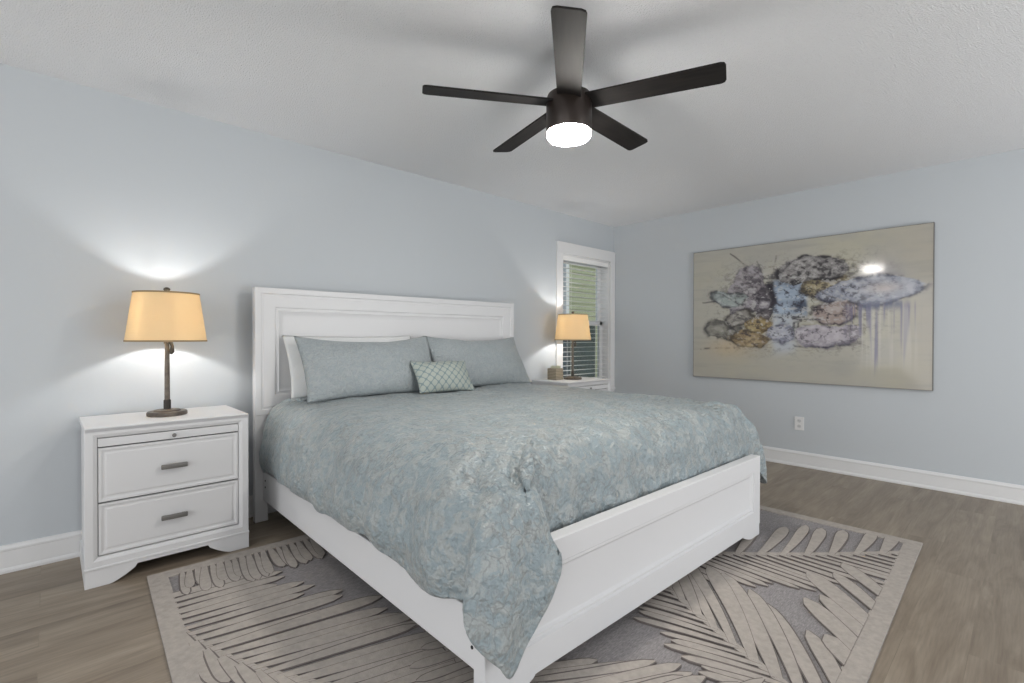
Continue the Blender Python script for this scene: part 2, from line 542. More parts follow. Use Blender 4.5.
# neighbouring siding wall: lapped boards
hs = thing('siding_wall', 'green lap-sided house wall seen through the window blind', 'wall', (3.0, 1.75, -0.2))
m = MB()
for k in range(48):
    z = 0.1 * k
    m.profile_x([(0, z), (-0.018, z), (-0.006, z + 0.103), (0, z + 0.103)], -1.78, 4.0)
m.build('lap_boards', siding_m, hs)
MB().box(-1.86, -1.775, -0.045, 0.06, 0, 4.8, 0.004).build('corner_board', white_m, hs)

def leafy(name, label, cat, loc, rad, hgt, count, group=None, trunk=0.0):
    root = thing(name, label, cat, loc, 0, group)
    mb = MB()
    for i in range(count):
        d = Vector((random.gauss(0, 1), random.gauss(0, 1), random.gauss(0, 1))).normalized() * (random.random() ** 0.4)
        p = Vector((d.x * rad, d.y * rad, trunk + hgt / 2 + d.z * hgt / 2))
        a = Vector((random.gauss(0, 1), random.gauss(0, 1), random.gauss(0, 0.7))).normalized()
        q = a.orthogonal().normalized()
        s = random.uniform(0.05, 0.10)
        v = [mb.bm.verts.new(p + x) for x in (-a * s, q * s * 0.35, a * s, -q * s * 0.35)]
        mb.bm.faces.new(v)
    mb.build('foliage', leaf_m, root, recalc=False)
    MB().tube([(0, 0, 0), (0.02, 0.01, (trunk + hgt * 0.4) * 0.5), (0, 0, trunk + hgt * 0.5)], [0.06, 0.05, 0.03], 8).build('trunk', bark_m, root)
    return root
leafy('garden_tree', 'leafy green tree outside, left of the siding wall', 'tree', (2.05, 4.2, -0.2), 0.9, 2.6, 1500, trunk=1.15)
leafy('garden_shrub', 'low dark green shrub outside at the window bottom', 'shrub', (0.80, 2.45, -0.2), 0.15, 0.5, 260)

# ================================================================== rug
RZ = 0.007
rc = [Vector(v) for v in ((-4.517, -0.543, 0), (-1.40, -0.60, 0), (-1.352, -2.985, 0), (-4.63, -3.07, 0))]
def rug_pt(x, y, z):
    return Vector((x, y, z))
mb = MB()
def slab(pts, z0, z1, mi):
    a = [mb.bm.verts.new((p[0], p[1], z0)) for p in pts]
    c = [mb.bm.verts.new((p[0], p[1], z1)) for p in pts]
    k = len(pts)
    mb.bm.faces.new(c).material_index = mi
    mb.bm.faces.new(list(reversed(a))).material_index = mi
    for i in range(k):
        j = (i + 1) % k
        mb.bm.faces.new((a[i], a[j], c[j], c[i])).material_index = mi
def ccw(pts):
    s = sum(pts[i][0] * pts[(i + 1) % len(pts)][1] - pts[(i + 1) % len(pts)][0] * pts[i][1] for i in range(len(pts)))
    return pts if s > 0 else pts[::-1]
outer = ccw([(v.x, v.y) for v in rc])
slab(outer, 0.0005, RZ, 0)
cen = (sum(p[0] for p in outer) / 4, sum(p[1] for p in outer) / 4)
def inset(pts, d):
    res = []
    k = len(pts)
    for i in range(k):
        p0, p1, p2 = Vector(pts[i - 1]), Vector(pts[i]), Vector(pts[(i + 1) % k])
        d1 = (p1 - p0).normalized(); d2 = (p2 - p1).normalized()
        n1 = Vector((-d1.y, d1.x)); n2 = Vector((-d2.y, d2.x))
        bis = (n1 + n2).normalized()
        res.append(tuple(p1 + bis * d / bis.dot(n1)))
    return res
inner = inset(outer, 0.075)
for i in range(4):
    j = (i + 1) % 4
    slab([outer[i], outer[j], inner[j], inner[i]], RZ - 0.001, RZ + 0.005, 1)
def clip(poly, win_):
    outp = list(poly)
    k = len(win_)
    for i in range(k):
        a = Vector(win_[i]); b_ = Vector(win_[(i + 1) % k])
        e = b_ - a
        inp, outp = outp, []
        for q in range(len(inp)):
            p, r = Vector(inp[q - 1]), Vector(inp[q])
            sp_ = e.x * (p.y - a.y) - e.y * (p.x - a.x)
            sr = e.x * (r.y - a.y) - e.y * (r.x - a.x)
            if (sp_ >= 0) != (sr >= 0):
                t_ = sp_ / (sp_ - sr)
                outp.append(tuple(p + (r - p) * t_))
            if sr >= 0:
                outp.append(tuple(r))
        if len(outp) < 3:
            return []
    return outp
clipwin = inset(outer, 0.07)
rng = random.Random(11)
zc = [0.0]
def leaflet(base, ang, length, width, curve=0.0, blunt=0.35, dark=0.0055):
    """a raised pile leaflet over a wider dark layer, the groove shadow put in as colour"""
    zc[0] += 0.000008
    dark = rng.choice((0.002, 0.0035, 0.0055))
    for (extra, z1, mi) in ((dark, RZ + 0.005 + zc[0] - 0.000004, 2), (0.0, RZ + 0.005 + zc[0], 1)):
        pts = []
        p = Vector(base); a = ang
        N = 13
        for k in range(N + 1):
            t_ = k / N
            wdt = width * (0.45 + 1.1 * t_ * (1 - 0.35 * t_)) if t_ < 0.75 else width * (1.03) * math.sqrt(max(0, 1 - ((t_ - 0.75) / 0.25) ** 2 * (1 - blunt * 0.4)))
            if k == N:
                wdt = width * blunt * 0.35
            wdt = wdt * 0.5 + extra * (0.4 if t_ < 0.1 else 1)
            nrm = Vector((-sin(a), cos(a)))
            pts.append((p + nrm * wdt, p - nrm * wdt))
            p = p + Vector((cos(a), sin(a))) * length / N
            a += curve / N
        for (l0, r0), (l1, r1) in zip(pts, pts[1:]):
            q = clip(ccw([tuple(l0), tuple(r0), tuple(r1), tuple(l1)]), clipwin)
            if len(q) >= 3:
                slab(ccw(q), RZ - 0.001, z1, mi)
def bez(pts, t_):
    pts = [Vector(p) for p in pts]
    while len(pts) > 1:
        pts = [a.lerp(b_, t_) for a, b_ in zip(pts, pts[1:])]
    return pts[0]
def frond(path, n_l, n_r, ll, lr, al, ar, wl_, wr_, cl=0.0, cr=0.0, stem=0.03, gap=0.35):
    """leaflets left (l) and right (r) of a curved rachis; al/ar absolute direction at start and end"""
    N = 24
    for k in range(N):
        p, q = bez(path, k / N), bez(path, (k + 1) / N)
        d = (q - p).normalized(); nn = Vector((-d.y, d.x)) * stem / 2
        zc[0] += 0.000008
        c = clip(ccw([tuple(p + nn), tuple(p - nn), tuple(q - nn), tuple(q + nn)]), clipwin)
        if len(c) >= 3:
            slab(ccw(c), RZ - 0.001, RZ + 0.005 + zc[0], 1)
    for (cnt, ln, an, wd, cv) in ((n_l, ll, al, wl_, cl), (n_r, lr, ar, wr_, cr)):
        for k in range(cnt):
            t_ = (k + 0.5) / cnt
            p = bez(path, t_)
            ang = radians(an[0] + (an[1] - an[0]) * t_ + rng.uniform(-3, 3))
            sc_ = (0.75 + 0.25 * sin(pi * min(1, t_ * 1.1))) * rng.uniform(0.8, 1.08)
            leaflet(p, ang, ln * sc_, wd * rng.uniform(0.72, 1.1) * (1 - gap * 0.2), cv, 0.4)

# fronds laid out on the floor (metres)
frond([(-4.54, -0.80), (-4.50, -1.3), (-4.38, -1.75), (-3.85, -2.25)], 27, 17, 0.60, 0.30, (-2, -22), (-96, -72), 0.072, 0.06, -0.04, 0.1, 0.05)
frond([(-4.40, -0.59), (-4.0, -0.605), (-3.5, -0.62), (-2.9, -0.63)], 0, 40, 0.0, 0.34, (0, 0), (-100, -100), 0.05, 0.046, 0, 0.12)
frond([(-3.35, -1.05), (-3.55, -1.45), (-3.65, -1.8), (-3.62, -2.2)], 8, 18, 0.4, 0.36, (-20, -30), (-142, -125), 0.05, 0.05, 0, 0.1)
frond([(-3.62, -1.95), (-3.75, -2.2), (-3.95, -2.45), (-4.3, -2.75)], 14, 14, 0.45, 0.4, (-80, -100), (160, 190), 0.05, 0.05)
frond([(-2.75, -1.72), (-2.45, -2.15), (-2.1, -2.52), (-1.5, -3.0)], 15, 30, 0.52, 0.50, (14, -4), (-100, -84), 0.066, 0.040, 0.10, -0.05)
frond([(-3.22, -3.12), (-3.10, -2.8), (-2.98, -2.5), (-2.72, -2.12)], 20, 11, 0.36, 0.86, (108, 96), (24, 44), 0.036, 0.082, 0.15, 0.22)
frond([(-3.1, -3.2), (-2.9, -3.12), (-2.6, -3.06), (-2.2, -3.02)], 6, 0, 0.62, 0.3, (40, 34), (0, 0), 0.095, 0.05, 0.15)
frond([(-3.75, -2.15), (-3.68, -2.45), (-3.62, -2.8), (-3.62, -3.1)], 22, 8, 0.52, 0.4, (-38, -12), (-150, -160), 0.05, 0.05, 0.12)
frond([(-1.45, -2.02), (-1.7, -2.1), (-2.0, -2.05), (-2.4, -1.85)], 14, 14, 0.3, 0.3, (-150, -130), (-18, -8), 0.04, 0.04)
rug = mb.build('palm_leaf_rug', [rug_base_m, rug_pile_m, rug_line_m], recalc=False)
tag(rug, 'grey and beige area rug with carved palm leaves on the plank floor under the bed', 'rug')

# ================================================================== bed
TB = radians(-0.8)
AX, AY = -3.937, -0.148
bed = thing('king_bed', 'white painted panel bed with tall framed headboard and low footboard', 'bed', (AX, AY, 0), TB)
HW, HH = 2.145, 1.442
m = MB()
hp = [(0.0, 0.003), (0.003, 0.0), (0.034, 0.0), (0.038, 0.007), (0.045, 0.007), (0.05, 0.003), (0.118, 0.011), (0.124, 0.018), (0.134, 0.018), (0.142, 0.012), (0.165, 0.022), (0.18, 0.024)]
m.moulded(0.0, HW, 0.655, HH, 0.052, hp)
m.build('headboard', furn_m, bed, smooth=25)
for x0 in (0.0, HW - 0.075):
    MB().box(x0, x0 + 0.075, 0.003, 0.052, 0.0, 0.657, 0.003).build('headboard_leg', furn_m, bed)
MB().box(0.07, HW - 0.07, 0.012, 0.04, 0.30, 0.66).build('lower_panel', furn_m, bed)
# side rails
for x0, sgn in ((0.045, -1), (2.03, 1)):
    r = MB().box(x0, x0 + 0.028, -2.125, 0.004, 0.135, 0.312, 0.004).build('side_rail', furn_m, bed)
    xo = x0 if sgn < 0 else x0 + 0.028
    for yy, zz_ in ((-0.045, 0.262), (-0.045, 0.222), (-2.085, 0.20)):
        q = MB()
        for k in range(1):
            q.lathe([(0.0055, 0), (0.0055, 0.0025), (0.003, 0.0028)], 0, 0, 16)
        o = q.build('bolt', dark_m, r, smooth=40)
        o.location = (xo, yy, zz_)
        o.rotation_euler = (0, sgn * pi / 2, 0)
# footboard with bracket feet
FX, FW, FH = 0.037, 2.033, 0.466
fy = -2.153
m = MB()
def feet_outline(x0, x1, zt, zr, fl, sl, zf=0.0):
    """bracket foot skirt: flat foot fl wide, curved up to rail height zr within sl"""
    pts = [(x0, zt), (x0, zf), (x0 + fl, zf)]
    for k in range(1, 9):
        t_ = k / 8
        pts.append((x0 + fl + (sl - fl) * (t_ * 0.93), zf + (zr - zf) * 0.78 * (t_ ** 1.4)))
    pts.append((x0 + sl - (sl - fl) * 0.03, zr * 0.9))
    pts.append((x0 + sl, zr))
    right = [(x0 + x1 - p[0], p[1]) for p in reversed(pts)]
    return pts + right
# lower skirt
m.prism(feet_outline(FX, FX + FW, 0.080, 0.055, 0.105, 0.215, 0.0165), fy + 0.004, fy + 0.046)
fb = m.build('footboard_skirt', furn_m, bed)
m = MB()
m.moulded(FX, FX + FW, 0.078, FH, fy + 0.05, [(0.0, fy + 0.003), (0.003, fy), (0.082, fy), (0.088, fy + 0.007), (0.098, fy + 0.007), (0.106, fy + 0.014), (0.112, fy + 0.016)])
m.build('footboard', furn_m, bed, smooth=25)

# ------------------------------------------------------------------ comforter
def P(*a):
    return [Vector(v) for v in a]
cols = []
# left side, head to foot
def left(y, hz, xh=-3.95, bulge=0.0, iy=None):
    iy = y if iy is None else iy
    return P((-3.30, iy, .760), (-3.60, (y + iy) / 2, .757), (-3.80, y, .726), (-3.90 - bulge * .5, y, .625), (-3.94 - bulge, y, .51), (-3.955 - bulge, y, .42), (xh, y, hz))
cols.append(left(-0.175, .325, -3.90, -0.04, -0.5))
cols.append(left(-0.26, .328, -3.90, -0.036, -0.5))
cols.append(left(-0.6, .345, -3.935, -0.012))
cols.append(left(-0.95, .345, -3.945, 0.012))
cols.append(left(-1.3, .345, -3.952, 0.018, -1.3))
cols.append(left(-1.6, .358, -3.955, 0.022, -1.55))
cols.append(left(-1.82, .335, -3.955, 0.02, -1.66))
cols.append(left(-2.0, .315, -3.955, 0.015, -1.72))
n_left = len(cols)
cols.append(P((-3.30, -1.76, .760), (-3.56, -1.95, .752), (-3.77, -2.08, .705), (-3.90, -2.15, .61), (-3.955, -2.175, .51), (-3.965, -2.185, .42), (-3.952, -2.20, .338)))
cols.append(P((-3.30, -1.78, .760), (-3.55, -1.98, .752), (-3.76, -2.13, .702), (-3.885, -2.20, .60), (-3.935, -2.23, .50), (-3.945, -2.24, .42), (-3.945, -2.245, .345)))
# the corner falls outside the footboard as a hanging point
cols.append(P((-3.29, -1.78, .760), (-3.54, -1.99, .752), (-3.75, -2.15, .70), (-3.895, -2.245, .595), (-3.965, -2.29, .50), (-4.00, -2.31, .42), (-4.022, -2.325, .352)))
cols.append(P((-3.28, -1.78, .760), (-3.52, -2.0, .752), (-3.73, -2.17, .70), (-3.87, -2.27, .59), (-3.95, -2.315, .485), (-3.995, -2.335, .395), (-4.018, -2.345, .31)))
cols.append(P((-3.27, -1.78, .760), (-3.50, -2.0, .752), (-3.71, -2.18, .695), (-3.845, -2.285, .58), (-3.92, -2.335, .46), (-3.96, -2.355, .355), (-3.985, -2.365, .262)))
cols.append(P((-3.26, -1.78, .760), (-3.49, -2.0, .752), (-3.69, -2.185, .692), (-3.815, -2.295, .57), (-3.88, -2.345, .44), (-3.915, -2.37, .315), (-3.937, -2.38, .212)))
cols.append(P((-3.25, -1.78, .760), (-3.475, -2.005, .753), (-3.67, -2.19, .692), (-3.785, -2.30, .565), (-3.84, -2.35, .425), (-3.875, -2.375, .285), (-3.90, -2.387, .172)))
cols.append(P((-3.24, -1.78, .760), (-3.46, -2.005, .754), (-3.655, -2.19, .695), (-3.765, -2.30, .568), (-3.805, -2.35, .43), (-3.825, -2.375, .30), (-3.838, -2.385, .222)))
cols.append(P((-3.23, -1.78, .760), (-3.45, -2.005, .755), (-3.645, -2.183, .709), (-3.738, -2.292, .588), (-3.765, -2.345, .45), (-3.768, -2.37, .35), (-3.772, -2.38, .282)))
cols.append(P((-3.22, -1.78, .760), (-3.44, -2.0, .756), (-3.635, -2.172, .716), (-3.705, -2.28, .605), (-3.722, -2.335, .48), (-3.72, -2.365, .41), (-3.722, -2.378, .34)))
cols.append(P((-3.21, -1.78, .760), (-3.43, -2.0, .757), (-3.618, -2.16, .722), (-3.672, -2.26, .625), (-3.682, -2.315, .52), (-3.675, -2.345, .475), (-3.672, -2.372, .42)))
cols.append(P((-3.20, -1.78, .760), (-3.42, -2.0, .757), (-3.60, -2.15, .727), (-3.632, -2.225, .645), (-3.645, -2.265, .56), (-3.655, -2.295, .49), (-3.66, -2.33, .47)))
n_flap = len(cols)
# foot, left to right: tucked inside the footboard
def foot(x, b_=0.0, zt=0.0):
    dy = -0.014 * (x + 3.93)
    ix = -3.17 + (x + 3.6) / 1.55 * 0.9
    p1x = -3.39 if x < -3.5 else (-3.28 if x < -3.3 else x)
    return P((ix, -1.78, .760), (p1x, -2.0, .760 + zt), (x, -2.15, .733 + zt), (x, -2.205 + dy, .655), (x, -2.222 + dy, .57), (x, -2.232 + dy, .49), (x, -2.232 + dy, .415))
for x in (-3.60, -3.40, -3.15, -2.9, -2.65, -2.4, -2.2, -2.05):
    cols.append(foot(x, 0.02 if x > -3.2 else 0.0))
# right corner and right side
cols.append(P((-2.25, -1.78, .760), (-2.02, -2.0, .760), (-1.93, -2.15, .742), (-1.87, -2.215, .665), (-1.845, -2.25, .56), (-1.835, -2.258, .46), (-1.835, -2.262, .40)))
cols.append(P((-2.245, -1.775, .760), (-1.99, -1.995, .760), (-1.88, -2.15, .740), (-1.80, -2.225, .655), (-1.75, -2.265, .54), (-1.71, -2.285, .42), (-1.69, -2.292, .26)))
cols.append(P((-2.245, -1.74, .760), (-1.97, -1.93, .760), (-1.85, -2.08, .740), (-1.78, -2.14, .655), (-1.73, -2.18, .54), (-1.70, -2.20, .42), (-1.685, -2.21, .26)))
def right(y, hz, iy=None):
    iy = y if iy is None else iy
    return P((-2.25, iy, .760), (-2.02, (y + iy) / 2, .760), (-1.885, y, .742), (-1.805, y, .655), (-1.755, y, .54), (-1.735, y, .43), (-1.725, y, hz))
cols.append(right(-1.95, .30, -1.6)); cols.append(right(-1.6, .33, -1.45)); cols.append(right(-1.2, .335)); cols.append(right(-0.8, .33)); cols.append(right(-0.4, .335, -.5))
cols.append(right(-0.175, .33, -0.5))
# head edge
def head(x):
    ix = max(-3.3, min(-2.25, x))
    return P((ix, -0.5, .760), (x, -0.36, .758), (x, -0.28, .75), (x, -0.225, .74), (x, -0.195, .73), (x, -0.18, .715), (x, -0.175, .69))
for x in (-1.98, -2.4, -2.85, -3.3, -3.68):
    cols.append(head(x))

NC = len(cols)
KT = 7
# periodic parameter along the outline
ctr = [c[3] for c in cols]
sarr = [0.0]
for i in range(NC):
    sarr.append(sarr[-1] + max(0.02, 0.5 * (cols[i][3] - cols[(i + 1) % NC][3]).length + 0.5 * (cols[i][6] - cols[(i + 1) % NC][6]).length))
STOT = sarr[-1]
def hermite(p0, p1, p2, p3, t0, t1, t2, t3, t):
    # monotone-ish nonuniform Catmull-Rom
    d1 = t2 - t1
    m1 = ((p2 - p0) / (t2 - t0)) * d1
    m2 = ((p3 - p1) / (t3 - t1)) * d1
    u = (t - t1) / d1
    u2, u3 = u * u, u * u * u
    return p1 * (2 * u3 - 3 * u2 + 1) + m1 * (u3 - 2 * u2 + u) + p2 * (-2 * u3 + 3 * u2) + m2 * (u3 - u2)
def col_at(s):
    s = s % STOT
    i = max(k for k in range(NC) if sarr[k] <= s)
    i0, i2, i3 = (i - 1) % NC, (i + 1) % NC, (i + 2) % NC
    t1, t2 = sarr[i], sarr[i + 1]
    t0 = sarr[i0] - (STOT if i == 0 else 0)
    t3 = sarr[i3] + (STOT if i + 2 >= NC else 0)
    u = (s - t1) / (t2 - t1)
    return [cols[i][k].lerp(cols[i2][k], u) if k < 2 else hermite(cols[i0][k], cols[i][k], cols[i2][k], cols[i3][k], t0, t1, t2, t3, s) for k in range(KT)]
def down(c, t):
    """t in 0..KT-1"""
    i = min(int(t), KT - 2)
    u = t - i
    p0 = c[max(i - 1, 0)]; p1 = c[i]; p2 = c[i + 1]; p3 = c[min(i + 2, KT - 1)]
    m1 = (p2 - p0) * 0.5; m2 = (p3 - p1) * 0.5
    u2, u3 = u * u, u * u * u
    return p1 * (2 * u3 - 3 * u2 + 1) + m1 * (u3 - 2 * u2 + u) + p2 * (-2 * u3 + 3 * u2) + m2 * (u3 - u2)
NS, NT, NI = 560, 46, 22
SA, SB = Vector((-2.78, -0.9, .764)), Vector((-2.78, -1.3, .764))
rows = [[] for _ in range(NT + NI)]
svals = []
for j in range(NS):
    s = STOT * j / NS
    svals.append(s)
    c = col_at(s)
    p0 = c[0]
    cen_ = Vector((-2.78, max(-1.3, min(-0.9, p0.y)), .764))
    for k in range(NI):
        rows[k].append(cen_.lerp(p0, k / NI))
    for k in range(NT):
        rows[NI + k].append(down(c, (KT - 1) * k / (NT - 1)))
NR = NI + NT
# normals for displacement
def fbm(p, o=3):
    return noise.fractal(p, 1.0, 2.0, o)
verts = []
for k in range(NR):
    for j in range(NS):
        verts.append(rows[k][j].copy())
def idx(k, j):
    return k * NS + (j % NS)
norm = []
for k in range(NR):
    for j in range(NS):
        a = verts[idx(min(k + 1, NR - 1), j)] - verts[idx(max(k - 1, 0), j)]
        d = verts[idx(k, j + 2)] - verts[idx(k, j - 2)]
        nn = d.cross(a)
        if nn.length < 1e-9:
            nn = Vector((0, 0, 1))
        nn.normalize()
        norm.append(nn)
if norm[idx(NI // 2, 10)].z < 0:
    norm = [-v for v in norm]
flap_s0, flap_s1 = sarr[n_left - 1], sarr[n_flap]
foot_s1 = sarr[n_flap + 8]
newv = []
for k in range(NR):
    t_ = max(0.0, (k - NI) / (NT - 1))
    for j in range(NS):
        p = verts[idx(k, j)]; nn = norm[idx(k, j)]; s = svals[j]
        on_head = s > sarr[NC - 5] - 0.02 or s < 0.02
        is_foot = flap_s1 < s < foot_s1 + 0.1
        is_flap = flap_s0 < s < flap_s1
        amp = 0.0
        gap_ = min(1.0, (verts[idx(k, j + 1)] - verts[idx(k, j - 1)]).length / 0.018) ** 2
        # soft lumps of the filling
        amp += 0.010 * fbm(p * 3.2, 2) + 0.006 * fbm(p * 9.0 + Vector((5, 1, 2)), 2)
        # small pucker
        amp += 0.0035 * fbm(p * 26.0, 2)
        side = min(1.0, max(0.0, (t_ - 0.25) / 0.35))
        if not on_head:
            # hanging folds, irregular along the outline
            ph = s * 21.0 + 3.2 * noise.noise(Vector((s * 2.3, 0.3, 7.1))) + 1.6 * noise.noise(Vector((s * 1.1, t_ * 1.4, 2.0)))
            fold = sin(ph) * 0.5 + 0.5 * noise.noise(Vector((s * 11.0, t_ * 0.8, 4.4))) * 1.6
            fa = 0.016 if s < flap_s0 else (0.02 if is_flap else 0.013)
            if s < flap_s0:
                fa *= 0.35 + 0.9 * min(1.0, s / 1.8)
            amp += fold * fa * side * gap_
            # creases running over the edge of the foot and corner
            if is_foot or is_flap:
                edge = math.exp(-((t_ - 0.36) / 0.2) ** 2) * min(1.0, max(0.0, (t_ - 0.10) / 0.15))
                cr = abs(noise.noise(Vector((s * 6.5 + t_ * 2.2, t_ * 1.3, 9.0))))
                amp -= 0.016 * gap_ * edge * max(0.0, 0.22 - cr) / 0.22
                cr2 = abs(noise.noise(Vector((s * 10.0 - t_ * 3.0, t_ * 1.5, 3.0))))
                amp -= 0.010 * gap_ * edge * max(0.0, 0.2 - cr2) / 0.2
        if True:
            bl_ = min(1.0, max(0.0, (t_ - 0.12) / 0.3))
            nn = Vector((0, 0, 1)).lerp(nn, bl_).normalized()
        if k <= NI + 1:
            amp = 0.010 * fbm(p * 3.2, 2) + 0.006 * fbm(p * 9.0 + Vector((5, 1, 2)), 2) + 0.0035 * fbm(p * 26.0, 2)
        # creases across the top towards the foot edge
        fm = min(1.0, max(0.0, (-1.35 - p.y) / 0.55)) * (1 - min(1.0, max(0.0, (t_ - 0.35) / 0.25)))
        fm *= min(1.0, math.hypot(p.x + 3.45, p.y + 2.0) / 0.3) ** 2
        if fm > 0 and not on_head:
            wv_ = 0.5 * noise.noise(Vector((p.x * 2.0, p.y * 2.5, 8.0)))
            q_ = abs(noise.noise(Vector((p.x * 6.0 + wv_, p.y * 1.7 + 0.8 * p.x, 1.0))))
            qq_ = max(0.0, 0.30 - q_) / 0.30
            amp -= 0.020 * fm * qq_ * qq_ * (3 - 2 * qq_)
            q_ = abs(noise.noise(Vector((p.x * 11.0 - wv_, p.y * 3.0 - 1.5 * p.x, 5.0))))
            qq_ = max(0.0, 0.26 - q_) / 0.26
            amp -= 0.007 * fm * qq_ * qq_ * (3 - 2 * qq_)
        if on_head:
            amp *= 1.0 - 0.6 * min(1.0, max(0.0, (t_ - 0.1) / 0.3))
        hem = 1.0 - 0.35 * max(0, (t_ - 0.9) / 0.1)
        newv.append(p + nn * amp * hem)
me = bpy.data.meshes.new('comforter')
faces = []
for k in range(NR - 1):
    for j in range(NS):
        faces.append((idx(k, j), idx(k + 1, j), idx(k + 1, j + 1), idx(k, j + 1)))
cm = bpy.data.meshes.new('comforter')
org = Vector((-2.85, -1.2, 0.42))
vv = [tuple(v - org) for v in newv]
cm.from_pydata(vv, [], faces)
cm.validate()
bm = bmesh.new(); bm.from_mesh(cm)
bmesh.ops.remove_doubles(bm, verts=bm.verts, dist=0.0004)
bmesh.ops.recalc_face_normals(bm, faces=bm.faces)
bm.to_mesh(cm); bm.free()
for p_ in cm.polygons:
    p_.use_smooth = True
cm.materials.append(comf_m)
comf = bpy.data.objects.new('comforter', cm)
C.objects.link(comf)
comf.location = org
so = comf.modifiers.new('thickness', 'SOLIDIFY'); so.thickness = 0.012; so.offset = -1
tag(comf, 'pale seafoam jacquard comforter draped over the bed with one corner hanging to a point', 'comforter')

# ------------------------------------------------------------------ pillows
def pillow(name, label, cat, w_, h_, th, mats, loc, rot, horn=0.06, seed=1, group=None, sag=0.0, pinch=0.7, lumps=0.008, nu=56, nv=36):
    """pillow standing in local x (width) / z (height), puffed along y; base at z=0"""
    bm = bmesh.new()
    sides = []
    for sgn in (-1, 1):
        g = []
        for i in range(nu + 1):
            u = -1 + 2 * i / nu
            col = []
            for j in range(nv + 1):
                v = -1 + 2 * j / nv
                # corners stick out, edges pull in
                ex = 1 - horn * (1 - v * v) * 0.55
                ez = 1 - horn * (1 - u * u) * 1.25
                x = u * w_ / 2 * ex
                z = h_ / 2 + v * h_ / 2 * ez
                if v > 0:
                    z -= sag * (1 - u * u) * v
                prof = max(0.0, (1 - abs(u) ** 2.6)) ** pinch * max(0.0, (1 - abs(v) ** 2.4)) ** pinch
                y = sgn * th / 2 * prof
                q = Vector((x, y, z))
                y += sgn * prof ** 0.5 * lumps * noise.fractal(q * 7 + Vector((seed * 3.1, seed, sgn)), 1.0, 2.0, 3)
                y += lumps * 1.4 * noise.noise(Vector((u * 1.7, v * 1.3, seed * 2.2)))
                col.append(bm.verts.new((x, y, z)))
            g.append(col)
        sides.append(g)
        for i in range(nu):
            for j in range(nv):
                bm.faces.new((g[i][j], g[i + 1][j], g[i + 1][j + 1], g[i][j + 1]))
    bmesh.ops.remove_doubles(bm, verts=bm.verts, dist=0.0005)
    bmesh.ops.recalc_face_normals(bm, faces=bm.faces)
    me = bpy.data.meshes.new(name)
    bm.to_mesh(me); bm.free()
    for p_ in me.polygons:
        p_.use_smooth = True
    me.materials.append(mats)
    o = bpy.data.objects.new(name, me)
    C.objects.link(o)
    o.location = loc
    o.rotation_euler = rot
    tag(o, label, cat, group)
    return o
LEAN = radians(-30)
pillow('pillow', 'white cotton pillow behind the left blue sham against the headboard', 'pillow', 0.92, 0.42, 0.125, whitecloth_m, (-3.33, -0.345, 0.765), (radians(-24), 0, TB), 0.06, 5)
pillow('pillow_sham', 'blue grey sham on the left, nearer the bedside table with two visible drawers', 'pillow', 0.95, 0.455, 0.175, sham_m, (-3.285, -0.515, 0.752), (LEAN, 0, radians(-1)), 0.07, 2, 'blue grey shams on the bed', 0.03)
pillow('pillow_sham', 'blue grey sham on the right, leaning behind the small lattice cushion', 'pillow', 0.95, 0.455, 0.18, sham_m, (-2.345, -0.49, 0.752), (LEAN, radians(0.5), radians(1)), 0.07, 3, 'blue grey shams on the bed', 0.025)
pillow('lumbar_cushion', 'small cream grey cushion with lattice pattern in front of both shams', 'cushion', 0.44, 0.25, 0.13, lat_m, (-2.865, -0.66, 0.765), (radians(-34), radians(1), radians(-4)), 0.05, 4, None, 0.0)

